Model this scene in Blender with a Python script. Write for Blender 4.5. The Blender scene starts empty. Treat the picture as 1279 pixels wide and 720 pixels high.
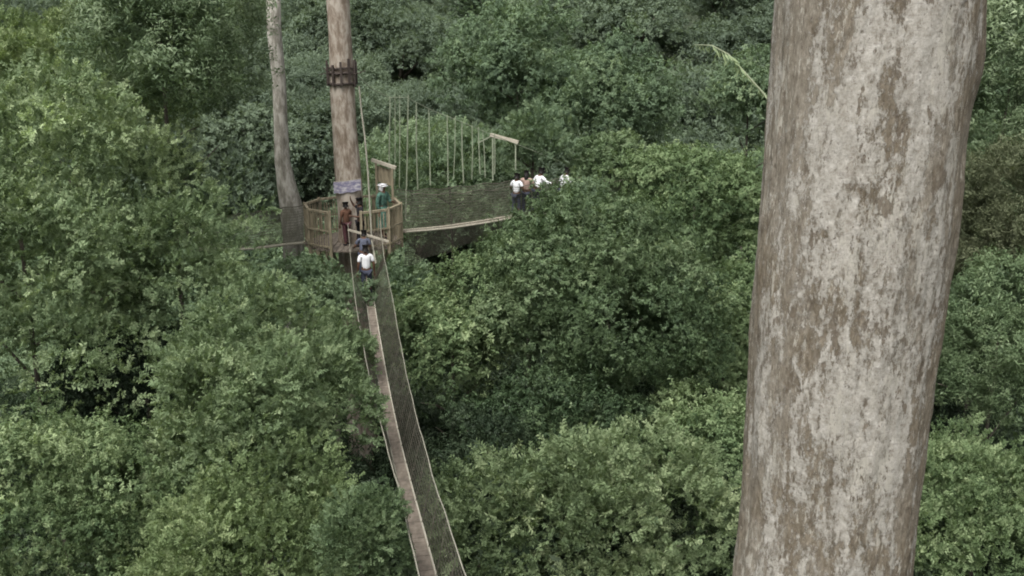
import bpy, bmesh, math, random
import numpy as np
from mathutils import Vector, Matrix, noise as mnoise

SC = bpy.context.scene
COL = SC.collection
F = 1228.0
PITCH = math.radians(15.4)
CAMZ = 30.0
R = math.radians


def at(px, py, Y):
    """world point seen at photo pixel (px,py) at ground distance Y"""
    u = (px - 640) / F
    v = (360 - py) / F
    fy = math.cos(PITCH) + v * math.sin(PITCH)
    fz = -math.sin(PITCH) + v * math.cos(PITCH)
    t = Y / fy
    return Vector((u * t, Y, CAMZ + fz * t))


def depth(p):
    return p[1] * math.cos(PITCH) + (CAMZ - p[2]) * math.sin(PITCH)


# ------------------------------------------------------------------ materials
def new_mat(name):
    m = bpy.data.materials.new(name)
    m.use_nodes = True
    nt = m.node_tree
    for n in list(nt.nodes):
        nt.nodes.remove(n)
    out = nt.nodes.new('ShaderNodeOutputMaterial')
    return m, nt, out


def N(nt, typ, **kw):
    n = nt.nodes.new(typ)
    for k, v in kw.items():
        setattr(n, k, v)
    return n


def ramp(nt, fac, stops, interp='LINEAR'):
    r = N(nt, 'ShaderNodeValToRGB')
    r.color_ramp.interpolation = interp
    el = r.color_ramp.elements
    while len(el) > 1:
        el.remove(el[-1])
    el[0].position = stops[0][0]
    el[0].color = tuple(stops[0][1]) + (1,) if len(stops[0][1]) == 3 else stops[0][1]
    for p, c in stops[1:]:
        e = el.new(p)
        e.color = tuple(c) + (1,) if len(c) == 3 else c
    nt.links.new(fac, r.inputs[0])
    return r.outputs[0]


def mixc(nt, fac, a, b, blend='MIX'):
    m = N(nt, 'ShaderNodeMix', data_type='RGBA', blend_type=blend)
    for sock, v in ((m.inputs[0], fac), (m.inputs[6], a), (m.inputs[7], b)):
        if isinstance(v, (int, float)):
            sock.default_value = v
        elif isinstance(v, (tuple, list)):
            sock.default_value = tuple(v) + (1,) if len(v) == 3 else v
        else:
            nt.links.new(v, sock)
    return m.outputs[2]


def math_(nt, op, a, b=None, c=None, clamp=False):
    m = N(nt, 'ShaderNodeMath', operation=op, use_clamp=clamp)
    for i, v in enumerate((a, b, c)):
        if v is None:
            continue
        if isinstance(v, (int, float)):
            m.inputs[i].default_value = v
        else:
            nt.links.new(v, m.inputs[i])
    return m.outputs[0]


def noise_tex(nt, vec, scale, detail=4, rough=.55, dist=0.0):
    n = N(nt, 'ShaderNodeTexNoise')
    n.inputs['Scale'].default_value = scale
    n.inputs['Detail'].default_value = detail
    n.inputs['Roughness'].default_value = rough
    n.inputs['Distortion'].default_value = dist
    nt.links.new(vec, n.inputs['Vector'])
    return n.outputs[0]


def mapping(nt, vec, scale, loc=(0, 0, 0)):
    m = N(nt, 'ShaderNodeMapping')
    m.inputs['Scale'].default_value = scale
    m.inputs['Location'].default_value = loc
    nt.links.new(vec, m.inputs[0])
    return m.outputs[0]


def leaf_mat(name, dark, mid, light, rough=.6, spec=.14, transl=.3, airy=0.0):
    """foliage: per-leaf tint attribute drives the colour; airy = share of haze colour painted into distant leaves"""
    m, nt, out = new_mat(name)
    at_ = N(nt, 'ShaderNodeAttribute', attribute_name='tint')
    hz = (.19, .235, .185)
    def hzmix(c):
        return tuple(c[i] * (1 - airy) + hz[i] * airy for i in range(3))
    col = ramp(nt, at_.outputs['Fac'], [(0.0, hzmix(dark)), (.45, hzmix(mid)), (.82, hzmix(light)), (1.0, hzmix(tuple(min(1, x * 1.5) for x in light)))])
    p = N(nt, 'ShaderNodeBsdfPrincipled')
    p.inputs['Roughness'].default_value = rough
    p.inputs['Specular IOR Level'].default_value = spec
    nt.links.new(col, p.inputs['Base Color'])
    t = N(nt, 'ShaderNodeBsdfTranslucent')
    tc = mixc(nt, 1.0, col, (1.0, 1.05, .6), 'MULTIPLY')
    nt.links.new(tc, t.inputs['Color'])
    mx = N(nt, 'ShaderNodeMixShader')
    mx.inputs[0].default_value = transl
    nt.links.new(p.outputs[0], mx.inputs[1])
    nt.links.new(t.outputs[0], mx.inputs[2])
    nt.links.new(mx.outputs[0], out.inputs[0])
    return m


def plain_mat(name, col, rough=.8, var=.25, scale=(8, 8, 8), spec=.3, bump=0.0):
    m, nt, out = new_mat(name)
    tc = N(nt, 'ShaderNodeTexCoord')
    n = noise_tex(nt, mapping(nt, tc.outputs['Object'], scale), 1.0, 5, .6)
    c = ramp(nt, n, [(.25, tuple(x * (1 - var) for x in col)), (.5, col), (.75, tuple(min(1, x * (1 + var)) for x in col))])
    p = N(nt, 'ShaderNodeBsdfPrincipled')
    p.inputs['Roughness'].default_value = rough
    p.inputs['Specular IOR Level'].default_value = spec
    nt.links.new(c, p.inputs['Base Color'])
    if bump:
        b = N(nt, 'ShaderNodeBump')
        b.inputs['Strength'].default_value = bump
        b.inputs['Distance'].default_value = .02
        nt.links.new(n, b.inputs['Height'])
        nt.links.new(b.outputs[0], p.inputs['Normal'])
    nt.links.new(p.outputs[0], out.inputs[0])
    return m


def bark_hero():
    m, nt, out = new_mat('lichen_bark')
    tc = N(nt, 'ShaderNodeTexCoord')
    ob = tc.outputs['Object']
    sep = N(nt, 'ShaderNodeSeparateXYZ')
    nt.links.new(ob, sep.inputs[0])
    # base brown, vertical fibres
    fib = noise_tex(nt, mapping(nt, ob, (36, 36, 15)), 1.0, 9, .78)
    base = ramp(nt, fib, [(.32, (.135, .112, .085)), (.43, (.222, .193, .152)), (.53, (.295, .262, .212)), (.66, (.44, .40, .335))])
    big = noise_tex(nt, mapping(nt, ob, (3.4, 3.4, 1.4)), 1.0, 5, .65)
    base = mixc(nt, ramp(nt, big, [(.45, (0, 0, 0)), (.55, (1, 1, 1))]), base, mixc(nt, 1.0, base, (.82, .78, .72), 'MULTIPLY'))
    # pale lichen sheets with crisp ragged edges
    l1 = noise_tex(nt, mapping(nt, ob, (11, 11, 4.6)), 1.0, 12, .80)
    l2 = noise_tex(nt, mapping(nt, ob, (5.2, 5.2, 1.0), (3, 1, 5)), 1.0, 4, .6)
    l3 = noise_tex(nt, mapping(nt, ob, (44, 44, 24)), 1.0, 8, .8)
    ax = math_(nt, 'ABSOLUTE', math_(nt, 'ADD', sep.outputs[0], .06))
    flank = math_(nt, 'MULTIPLY', math_(nt, 'SUBTRACT', ax, .18, clamp=True), .25)
    s = math_(nt, 'ADD', math_(nt, 'MULTIPLY', l1, .52), math_(nt, 'MULTIPLY', l2, .44))
    s = math_(nt, 'ADD', s, math_(nt, 'MULTIPLY', l3, .32))
    s = math_(nt, 'SUBTRACT', s, flank)
    mask = ramp(nt, s, [(.600, (0, 0, 0)), (.611, (.65, .65, .65)), (.628, (.95, .95, .95)), (.68, (1, 1, 1))])
    lc = noise_tex(nt, mapping(nt, ob, (22, 22, 20)), 1.0, 9, .8)
    lich = ramp(nt, lc, [(.33, (.27, .242, .20)), (.45, (.42, .390, .338)), (.56, (.55, .522, .468)), (.70, (.74, .715, .665))])
    hc = noise_tex(nt, mapping(nt, ob, (14, 14, 70)), 1.0, 5, .7)      # fine level cracks in the lichen crust
    lich = mixc(nt, ramp(nt, hc, [(.36, (.6, .6, .6)), (.44, (0, 0, 0))]), lich, (.30, .27, .24))
    col = mixc(nt, mask, base, lich)
    # thin pale vertical flakes
    fl = noise_tex(nt, mapping(nt, ob, (30, 30, 8), (7, 2, 1)), 1.0, 9, .8)
    fl2 = noise_tex(nt, mapping(nt, ob, (5, 5, 2.0), (1, 9, 1)), 1.0, 3, .5)
    flm = ramp(nt, math_(nt, 'ADD', math_(nt, 'MULTIPLY', fl, .75), math_(nt, 'MULTIPLY', fl2, .3)), [(.572, (0, 0, 0)), (.60, (.85, .85, .85))])
    col = mixc(nt, flm, col, (.54, .51, .44))
    # peeled brown scars and dark specks
    sc_ = noise_tex(nt, mapping(nt, ob, (12, 12, 5.0), (2, 5, 8)), 1.0, 9, .72)
    scm = ramp(nt, sc_, [(.575, (0, 0, 0)), (.592, (.88, .88, .88))])
    scc = ramp(nt, fib, [(.35, (.140, .110, .080)), (.6, (.26, .220, .168))])
    col = mixc(nt, scm, col, scc)
    sp = noise_tex(nt, mapping(nt, ob, (50, 50, 34), (4, 4, 4)), 1.0, 7, .8)
    spm = ramp(nt, sp, [(.580, (0, 0, 0)), (.635, (.85, .85, .85))])
    col = mixc(nt, spm, col, (.145, .115, .095))
    p = N(nt, 'ShaderNodeBsdfPrincipled')
    p.inputs['Roughness'].default_value = .9
    p.inputs['Specular IOR Level'].default_value = .15
    nt.links.new(col, p.inputs['Base Color'])
    h = math_(nt, 'ADD', math_(nt, 'MULTIPLY', mask, .5), math_(nt, 'ADD', math_(nt, 'MULTIPLY', fib, .8), math_(nt, 'SUBTRACT', l3, math_(nt, 'MULTIPLY', scm, .8))))
    b = N(nt, 'ShaderNodeBump')
    b.inputs['Strength'].default_value = .7
    b.inputs['Distance'].default_value = .02
    nt.links.new(h, b.inputs['Height'])
    nt.links.new(b.outputs[0], p.inputs['Normal'])
    nt.links.new(p.outputs[0], out.inputs[0])
    return m


def bark_far(name, dark, mid, pale, zs=.8):
    m, nt, out = new_mat(name)
    tc = N(nt, 'ShaderNodeTexCoord')
    ob = tc.outputs['Object']
    a = noise_tex(nt, mapping(nt, ob, (6, 6, zs)), 1.0, 7, .68, .3)
    c = ramp(nt, a, [(.3, dark), (.45, mid), (.58, pale), (.75, tuple(min(1, x * 1.2) for x in pale))])
    p = N(nt, 'ShaderNodeBsdfPrincipled')
    p.inputs['Roughness'].default_value = .9
    p.inputs['Specular IOR Level'].default_value = .15
    nt.links.new(c, p.inputs['Base Color'])
    b = N(nt, 'ShaderNodeBump')
    b.inputs['Strength'].default_value = .5
    b.inputs['Distance'].default_value = .03
    nt.links.new(a, b.inputs['Height'])
    nt.links.new(b.outputs[0], p.inputs['Normal'])
    nt.links.new(p.outputs[0], out.inputs[0])
    return m


M = {}
M['hero_bark'] = bark_hero()
M['platform_bark'] = bark_far('pale_brown_bark', (.15, .115, .085), (.26, .21, .165), (.44, .39, .33), 2.0)
M['grey_bark'] = bark_far('grey_mottled_bark', (.14, .13, .105), (.25, .235, .20), (.42, .40, .355), 2.2)
M['dim_bark'] = bark_far('dim_forest_bark', (.05, .042, .033), (.09, .078, .062), (.15, .135, .11))
M['bamboo'] = plain_mat('weathered_bamboo', (.27, .232, .160), .8, .55, (14, 14, 3))
M['pale_wood'] = plain_mat('pale_weathered_wood', (.46, .42, .34), .8, .2, (10, 10, 4))
M['deck'] = plain_mat('brown_deck_planks', (.175, .148, .120), .85, .5, (9, 3.5, 9))
M['rope'] = plain_mat('pale_rope', (.40, .375, .31), .85, .25, (6, 6, 6))
M['old_rope'] = plain_mat('weathered_grey_rope', (.27, .26, .21), .85, .3, (6, 6, 6))
M['pale_stem'] = plain_mat('pale_green_stem', (.40, .44, .29), .7, .2, (4, 4, 4))
M['hanger'] = plain_mat('green_grey_rope', (.30, .335, .24), .85, .3, (3, 3, 3))
M['net'] = plain_mat('brown_grey_netting', (.120, .112, .088), .9, .3, (3, 3, 3))
M['net_light'] = plain_mat('olive_grey_netting', (.175, .175, .13), .9, .35, (1.2, 1.2, 1.2))
M['steel'] = plain_mat('rusted_dark_steel', (.07, .055, .048), .7, .35, (12, 12, 12))
M['earth'] = plain_mat('dark_forest_floor', (.040, .052, .030), .95, .4, (.6, .6, .6))
M['white_cloth'] = plain_mat('white_cloth', (.80, .80, .82), .85, .06, (9, 9, 9))
M['navy_cloth'] = plain_mat('navy_cloth', (.045, .05, .075), .85, .3, (7, 7, 7))
M['black_cloth'] = plain_mat('black_cloth', (.022, .02, .024), .85, .3, (7, 7, 7))
M['slate_cloth'] = plain_mat('slate_blue_cloth', (.10, .11, .15), .85, .35, (6, 6, 6))
M['green_cloth'] = plain_mat('green_print_cloth', (.075, .155, .12), .85, .9, (16, 16, 16))
M['orange_cloth'] = plain_mat('orange_cloth', (.17, .088, .058), .85, .2, (7, 7, 7))
M['pink_cloth'] = plain_mat('dusty_pink_cloth', (.40, .28, .235), .85, .25, (7, 7, 7))
M['maroon_cloth'] = plain_mat('dark_maroon_cloth', (.10, .045, .05), .85, .3, (7, 7, 7))
M['skin'] = plain_mat('dark_brown_skin', (.115, .062, .040), .5, .12, (5, 5, 5))
M['hair'] = plain_mat('black_hair', (.012, .010, .009), .6, .3, (30, 30, 30))
M['eye'] = plain_mat('eye_white_brown', (.25, .22, .2), .3, .1)


def sign_mat():
    m, nt, out = new_mat('faded_violet_sign_print')
    tc = N(nt, 'ShaderNodeTexCoord')
    n = noise_tex(nt, mapping(nt, tc.outputs['Object'], (6, 6, 14)), 1.0, 4, .6)
    c = ramp(nt, n, [(.38, (.20, .19, .29)), (.5, (.29, .27, .36)), (.6, (.50, .48, .52)), (.72, (.62, .61, .62))])
    p = N(nt, 'ShaderNodeBsdfPrincipled')
    p.inputs['Roughness'].default_value = .6
    nt.links.new(c, p.inputs['Base Color'])
    nt.links.new(p.outputs[0], out.inputs[0])
    return m


M['sign'] = sign_mat()

# ------------------------------------------------------------------ objects
def tag(o, label=None, cat=None, group=None, kind=None):
    if label: o['label'] = label
    if cat: o['category'] = cat
    if group: o['group'] = group
    if kind: o['kind'] = kind
    return o


def empty(name, loc, label, cat, group=None, rz=0):
    o = bpy.data.objects.new(name, None)
    COL.objects.link(o)
    o.location = loc
    o.rotation_euler = (0, 0, rz)
    o.empty_display_size = .2
    return tag(o, label, cat, group)


class MB:
    """collects shapes into one mesh"""
    def __init__(self):
        self.v = []
        self.f = []

    def quad(self, a, b, c, d):
        i = len(self.v)
        self.v += [tuple(a), tuple(b), tuple(c), tuple(d)]
        self.f.append((i, i + 1, i + 2, i + 3))

    def box(self, c, s, rot=None):
        c = Vector(c)
        i = len(self.v)
        for z in (-1, 1):
            for x, y in ((-1, -1), (1, -1), (1, 1), (-1, 1)):
                p = Vector((x * s[0] / 2, y * s[1] / 2, z * s[2] / 2))
                if rot is not None:
                    p = rot @ p
                self.v.append(tuple(c + p))
        for q in ((0, 3, 2, 1), (4, 5, 6, 7), (0, 1, 5, 4), (1, 2, 6, 5), (2, 3, 7, 6), (3, 0, 4, 7)):
            self.f.append(tuple(i + k for k in q))

    def beam(self, a, b, w, h):
        """rectangular bar from a to b"""
        a, b = Vector(a), Vector(b)
        d = b - a
        L = d.length
        q = d.to_track_quat('Y', 'Z').to_matrix()
        self.box((a + b) / 2, (w, L, h), q)

    def tube(self, pts, rad, seg=8, cap=True):
        pts = [Vector(p) for p in pts]
        n = len(pts)
        if not hasattr(rad, '__len__'):
            rad = [rad] * n
        i0 = len(self.v)
        ref = Vector((0, 0, 1))
        d0 = (pts[-1] - pts[0]).normalized()
        if abs(d0.z) > .9:
            ref = Vector((1, 0, 0))
        for k, p in enumerate(pts):
            d = (pts[min(k + 1, n - 1)] - pts[max(k - 1, 0)]).normalized()
            x = d.cross(ref).normalized()
            y = x.cross(d).normalized()
            for s in range(seg):
                a = 2 * math.pi * s / seg
                self.v.append(tuple(p + (x * math.cos(a) + y * math.sin(a)) * rad[k]))
        for k in range(n - 1):
            for s in range(seg):
                a = i0 + k * seg + s
                b = i0 + k * seg + (s + 1) % seg
                self.f.append((a, b, b + seg, a + seg))
        if cap:
            self.f.append(tuple(i0 + s for s in reversed(range(seg))))
            self.f.append(tuple(i0 + (n - 1) * seg + s for s in range(seg)))

    def build(self, name, mat, parent=None, smooth=False, offset=None):
        me = bpy.data.meshes.new(name)
        v = self.v
        if offset is not None:
            v = [(p[0] - offset[0], p[1] - offset[1], p[2] - offset[2]) for p in v]
        me.from_pydata(v, [], self.f)
        me.update()
        me.materials.append(mat)
        if smooth:
            me.polygons.foreach_set('use_smooth', [True] * len(me.polygons))
        o = bpy.data.objects.new(name, me)
        COL.objects.link(o)
        if parent is not None:
            o.parent = parent
        return o


# ------------------------------------------------------------------ foliage
def leaf_template(kind, rng):
    """one sprig: array (n,4,3) of leaf quads growing along +Z, unit size = 1 m sprig"""
    L = []

    def leaf(base, direction, normal, ln, wd, droop=.2):
        d = Vector(direction).normalized()
        nrm = Vector(normal)
        s = d.cross(nrm)
        if s.length < 1e-4:
            s = d.cross(Vector((1, 0, 0)))
        s.normalize()
        nn = s.cross(d).normalized()
        b = Vector(base)
        mid = b + d * ln * .48 + nn * ln * .05
        tip = b + d * ln - nn * ln * droop
        L.append([tuple(b), tuple(mid + s * wd / 2 + nn * wd * .18), tuple(tip), tuple(mid - s * wd / 2 + nn * wd * .18)])
    u = rng.uniform
    if kind == 'fine':          # feathery compound sprays
        for k in range(14):
            t = .08 + k / 14 * .95
            side = 1 if k % 2 else -1
            base = Vector((0, 0, t))
            ang = u(.6, 1.35)
            d = Vector((side * math.sin(ang), u(-.5, .5), math.cos(ang)))
            leaf(base, d, (u(-.5, .5), -1, u(-.4, .5)), u(.24, .44), u(.11, .20), u(.0, .35))
    elif kind == 'broad':       # leafy twig, alternate broad leaves, forked once
        tw = [Vector((0, 0, 0)), Vector((u(-.1, .1), u(-.1, .1), .5)), Vector((u(-.4, .4), u(-.4, .4), .95))]
        for k in range(13):
            t = k / 13
            base = tw[0].lerp(tw[1], t * 2) if t < .5 else tw[1].lerp(tw[2], t * 2 - 1)
            a = k * 2.399 + u(-.8, .8)
            e = u(.6, 1.7)
            d = Vector((math.cos(a) * math.sin(e), math.sin(a) * math.sin(e), math.cos(e)))
            leaf(base, d, (u(-.5, .5), u(-.5, .5), 1), u(.24, .46), u(.12, .22), u(.0, .5))
    elif kind == 'droop':       # long hanging leaves
        for k in range(13):
            a = k * 2.399 + u(-.6, .6)
            d = Vector((math.cos(a) * u(.4, .9), math.sin(a) * u(.4, .9), u(-.6, .4)))
            leaf(Vector((math.cos(a) * .1, math.sin(a) * .1, .08 * k)), d, (u(-.4, .4), u(-.4, .4), 1), u(.32, .58), u(.09, .17), u(.2, .8))
    else:                        # coarse: distant
        for k in range(11):
            a = k * 2.399 + u(-.7, .7)
            e = u(.3, 1.6)
            d = Vector((math.cos(a) * math.sin(e), math.sin(a) * math.sin(e), math.cos(e)))
            leaf(Vector((u(-.2, .2), u(-.2, .2), .09 * k)), d, (u(-.4, .4), u(-.4, .4), 1), u(.28, .52), u(.15, .28), u(.0, .4))
    return np.array(L, dtype=np.float32)


TEMPL = {}
_r = random.Random(5)
for kd in ('fine', 'broad', 'droop', 'coarse'):
    TEMPL[kd] = [leaf_template(kd, _r) for _ in range(5)]


def noise3(p, seed):
    """cheap smooth noise, p (n,3) -> about -1..1"""
    g = np.random.default_rng(seed)
    out = np.zeros(len(p))
    for k in range(7):
        d = g.normal(size=3)
        d *= (0.6 + .35 * k) / np.linalg.norm(d)
        out += np.sin(p @ d + g.uniform(0, 6.28)) / (1 + .25 * k)
    return out / 3.2


def crown_mesh(name, lobes, kind, leaf, density, seed, up=.5, depth_in=.35, lump=.35, tint_bias=0.0, tint_amp=1.0, low=-.45, per=30, clump=1.25, fill=.35):
    """lobes: (cx,cy,cz,rx,ry,rz). Each lobe carries leaf clumps, each clump a small tilted dome of leafy twigs,
    plus loose twigs between them. leaf = reference twig length (m)."""
    g = np.random.default_rng(seed)
    P, Nn, W, Z = [], [], [], []
    lob = np.array(lobes, dtype=float)
    rc0 = leaf * clump
    for li, (cx, cy, cz, rx, ry, rz) in enumerate(lob):
        area = 4 * math.pi * ((rx * ry) ** 1.6 + (rx * rz) ** 1.6 + (ry * rz) ** 1.6) ** (1 / 1.6) / 3 ** (1 / 1.6)
        lt = g.normal() * .12
        zl = g.uniform(.78, 1.25)
        cen = np.array((cx, cy, cz)); r = np.array((rx, ry, rz))

        def shell(n, dmax):
            d = g.normal(size=(n, 3))
            d /= np.linalg.norm(d, axis=1)[:, None]
            d = d[d[:, 2] > low + g.uniform(-.3, .3, size=n)]
            dep = 1.06 - dmax * g.random(len(d)) ** 1.3 + .10 * (g.random(len(d)) < .08)
            wob = 1 + lump * .5 * noise3(d * 2.6 + li * 7.1, seed + li) + lump * .35 * noise3(d * 6.5 + li * 3.3, seed + 31 + li)
            nn = d / r
            nn /= np.linalg.norm(nn, axis=1)[:, None]
            return d, dep, d * r * (dep * wob)[:, None] + cen, nn
        # clumps
        nc = int(area * density / per) + 5
        d, dep, c, nn = shell(nc, depth_in)
        nc = len(d)
        ctint = lt + g.normal(size=nc) * .10 + .22 * (dep - .85)  # inner clumps get darker leaves, crown shade put into the tint
        rc = rc0 * zl * g.uniform(.6, 1.45, size=nc)
        ax = nn + np.array((0, 0, up + .25)) + g.normal(size=(nc, 3)) * .25
        ax /= np.linalg.norm(ax, axis=1)[:, None]
        t1 = np.cross(ax, g.normal(size=(nc, 3))); t1 /= np.linalg.norm(t1, axis=1)[:, None]
        t2 = np.cross(ax, t1)
        i = np.repeat(np.arange(nc), per)
        rr = np.sqrt(g.random(len(i))); an = g.uniform(0, 6.283, len(i))
        rad = t1[i] * np.cos(an)[:, None] + t2[i] * np.sin(an)[:, None]
        hh = .62 * (1 - rr ** 2) - .25 * rr + g.normal(size=len(i)) * .12
        P.append(c[i] + rad * (rr * rc[i])[:, None] + ax[i] * (hh * rc[i])[:, None])
        Nn.append(rad * (rr * 1.1)[:, None] + ax[i] * .75)
        W.append(ctint[i] + .10 * hh)  # clump tops tinted lighter, as if lit from above
        Z.append(np.full(len(i), zl))
        # loose twigs
        d, dep, p, nn = shell(int(area * density * fill) + 8, depth_in * 1.3)
        P.append(p); Nn.append(nn + np.array((0, 0, up)))
        W.append(lt - .06 + .13 * noise3(d * 4 + li * 5.7, seed + 77 + li) + .20 * (dep - .85)); Z.append(np.full(len(p), zl))  # inner twigs darkened in the tint too, like shade
    P = np.concatenate(P); Nn = np.concatenate(Nn); W = np.concatenate(W); Z = np.concatenate(Z)
    # drop what lies deep inside another lobe
    keep = np.ones(len(P), bool)
    for (cx, cy, cz, rx, ry, rz) in lob:
        q = (P - np.array((cx, cy, cz))) / np.array((rx, ry, rz))
        keep &= (q ** 2).sum(1) > .38
    P, Nn, W, Z = P[keep], Nn[keep], W[keep], Z[keep]
    n = len(P)
    # sprig axis: outward with an upward pull and jitter
    ax = Nn + g.normal(size=(n, 3)) * .42
    ax /= np.linalg.norm(ax, axis=1)[:, None]
    tmp = g.normal(size=(n, 3))
    xx = np.cross(tmp, ax); xx /= np.linalg.norm(xx, axis=1)[:, None]
    yy = np.cross(ax, xx)
    sc = leaf * .54 * Z * g.uniform(.65, 1.35, size=n)
    var = g.integers(0, 5, size=n)
    V, T = [], []
    for k in range(5):
        s = var == k
        t = TEMPL[kind][k]                      # (m,4,3)
        m = len(t)
        Rm = np.stack((xx[s], yy[s], ax[s]), axis=2) * sc[s][:, None, None]   # (c,3,3)
        vv = np.einsum('cij,mkj->cmki', Rm, t) + P[s][:, None, None, :]
        V.append(vv.reshape(-1, 3))
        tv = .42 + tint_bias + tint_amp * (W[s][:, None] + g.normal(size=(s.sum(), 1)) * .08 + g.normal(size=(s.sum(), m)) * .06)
        T.append(tv.reshape(-1))
    V = np.concatenate(V).astype(np.float32); T = np.clip(np.concatenate(T), 0.01, .99).astype(np.float32)
    nv = len(V); nf = nv // 4
    me = bpy.data.meshes.new(name)
    me.vertices.add(nv)
    me.vertices.foreach_set('co', V.ravel())
    me.loops.add(nv)
    me.loops.foreach_set('vertex_index', np.arange(nv, dtype=np.int32))
    me.polygons.add(nf)
    me.polygons.foreach_set('loop_start', np.arange(0, nv, 4, dtype=np.int32))
    a = me.attributes.new('tint', 'FLOAT', 'FACE')
    a.data.foreach_set('value', T)
    me.update(calc_edges=True)
    return me


def dome_lobes(rx, ry, rz, n, seed, small=.42, flat=1.0):
    """n sub-domes scattered unevenly over the upper shell of an ellipsoid centred on the origin"""
    g = random.Random(seed)
    out = [(0, 0, -.10 * rz, rx * .60, ry * .60, rz * .60)]
    for k in range(n):
        z = 1 - (k + .5) / n * 1.55
        a = k * 2.39996 + g.uniform(-.6, .6)
        h = math.sqrt(max(0, 1 - z * z))
        q = g.uniform(.55, .93)
        s = small * (.45 + 1.0 * g.random() ** 1.4)
        out.append((rx * q * h * math.cos(a), ry * q * h * math.sin(a), rz * q * z, rx * s * g.uniform(.85, 1.2), ry * s, rz * s * flat * g.uniform(.7, 1.0)))
    return out


NLEAF = [0]


def tree_trunk(name, top, ground_z, r0, seed, mat, root, reach=2.0, limbs=8):
    """tapered trunk with limbs into the crown; coordinates relative to root (which stands on the ground)"""
    g = random.Random(seed)
    mb = MB()
    H = top
    pts, rad = [], []
    n = 9
    wx, wy = g.uniform(-.3, .3), g.uniform(-.3, .3)
    for k in range(n):
        t = k / (n - 1)
        pts.append((wx * math.sin(t * 3), wy * math.sin(t * 2.4), H * t))
        rad.append(r0 * (1 - .75 * t) + (r0 * .8 * (1 - t * 8) if t < .12 else 0))
    mb.tube(pts, rad, 9)
    for k in range(limbs):
        t = g.uniform(.62, .95)
        i = min(n - 2, int(t * (n - 1)))
        p = Vector(pts[i]).lerp(Vector(pts[i + 1]), t * (n - 1) - i)
        a = k * 2.4 + g.uniform(-.4, .4)
        L = reach * g.uniform(.55, .95)
        q = p + Vector((math.cos(a) * L * .5, math.sin(a) * L * .5, L * .35))
        e = p + Vector((math.cos(a) * L, math.sin(a) * L, L * .6 + g.uniform(-.1, .3)))
        mb.tube([p, q, e], [r0 * .3, r0 * .2, r0 * .07], 6)
    return mb.build(name, mat, root, smooth=True)


def ground_z(x, y):
    # valley floor under the walkway, hill rising behind
    t = max(0.0, y - 38.0)
    h = 28.0 * (1 - math.exp(-(t / 42.0) ** 1.5))
    h += 2.6 * max(0, x - 6) / 20 * min(1, max(0, y - 15) / 20) + 1.2 * math.sin(x * .11 + y * .07) + .8 * math.sin(x * .05 - y * .13)
    h += max(0, y - 110) * .22
    return h


def tree(name, label, cat, px, py, Y, rx, ry, kind, leaf, mat, seed, density=None, n=16, rd=None, group=None, flat=.9, small=.42,
         bias=0.0, up=.5, trunk_r=.16, trunk_mat=None, lump=.35, depth_in=.35, amp=1.0, low=-.45):
    c = at(px, py, Y)
    d = depth(c)
    X = rx * d / F
    Z = ry * d / F
    Yr = rd if rd else (X + Z) / 2
    gz = ground_z(c.x, c.y) - .3
    root = empty(name, (c.x, c.y, gz), label, cat, group)
    lobes = dome_lobes(X, Yr, Z, n, seed, small, flat)
    dens = density if density else 5.4 / (leaf * leaf)
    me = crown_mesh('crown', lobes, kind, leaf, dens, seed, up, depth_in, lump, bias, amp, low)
    NLEAF[0] += len(me.polygons)
    me.materials.append(mat)
    o = bpy.data.objects.new('crown', me)
    COL.objects.link(o)
    o.parent = root
    o.location = (0, 0, c.z - gz)
    tree_trunk('trunk', max(.5, c.z - gz + Z * .35), gz, trunk_r, seed, trunk_mat or M['dim_bark'], root, reach=min(X, Z) * 1.0)
    return root

# ------------------------------------------------------------------ world, light, camera
w = bpy.data.worlds.new('World')
SC.world = w
w.use_nodes = True
nt = w.node_tree
bg = nt.nodes['Background']
sky = nt.nodes.new('ShaderNodeTexSky')
sky.sky_type = 'NISHITA'
sky.sun_disc = False
SUN_EL, SUN_AZ = R(60), R(205)      # behind the camera, a little to the left
sky.sun_elevation = SUN_EL
sky.sun_rotation = SUN_AZ
sky.dust_density = 6.0
sky.air_density = 1.0
sky.ozone_density = 1.0
hs = nt.nodes.new('ShaderNodeHueSaturation')
hs.inputs['Saturation'].default_value = .10
hs.inputs['Value'].default_value = 1.08     # overcast: almost neutral sky light
nt.links.new(sky.outputs[0], hs.inputs['Color'])
nt.links.new(hs.outputs[0], bg.inputs[0])
bg.inputs[1].default_value = .15

sun = bpy.data.lights.new('sun', 'SUN')
sun.energy = 2.9
sun.angle = R(28)
sun.color = (1.0, .97, .92)
so = bpy.data.objects.new('sun', sun)
COL.objects.link(so)
sd = Vector((math.sin(SUN_AZ) * math.cos(SUN_EL), math.cos(SUN_AZ) * math.cos(SUN_EL), math.sin(SUN_EL)))
so.rotation_euler = sd.to_track_quat('Z', 'Y').to_euler()
so.location = (0, -10, 60)

cam = bpy.data.cameras.new('camera')
cam.lens = 36 * F / 1279
cam.sensor_width = 36
cam.clip_end = 600
co = bpy.data.objects.new('camera', cam)
COL.objects.link(co)
co.location = (0, 0, CAMZ)
co.rotation_euler = (math.pi / 2 - PITCH, 0, 0)
SC.camera = co
SC.view_settings.view_transform = 'Standard'
SC.view_settings.look = 'None'
SC.view_settings.exposure = 0
SC.render.engine = 'CYCLES'
cy = SC.cycles
cy.max_bounces = 6
cy.diffuse_bounces = 4
cy.glossy_bounces = 1
cy.transmission_bounces = 3
cy.transparent_max_bounces = 4
cy.use_adaptive_sampling = True
cy.adaptive_threshold = .03
cy.use_denoising = True
cy.sample_clamp_indirect = 4
cy.filter_width = 1.9

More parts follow.
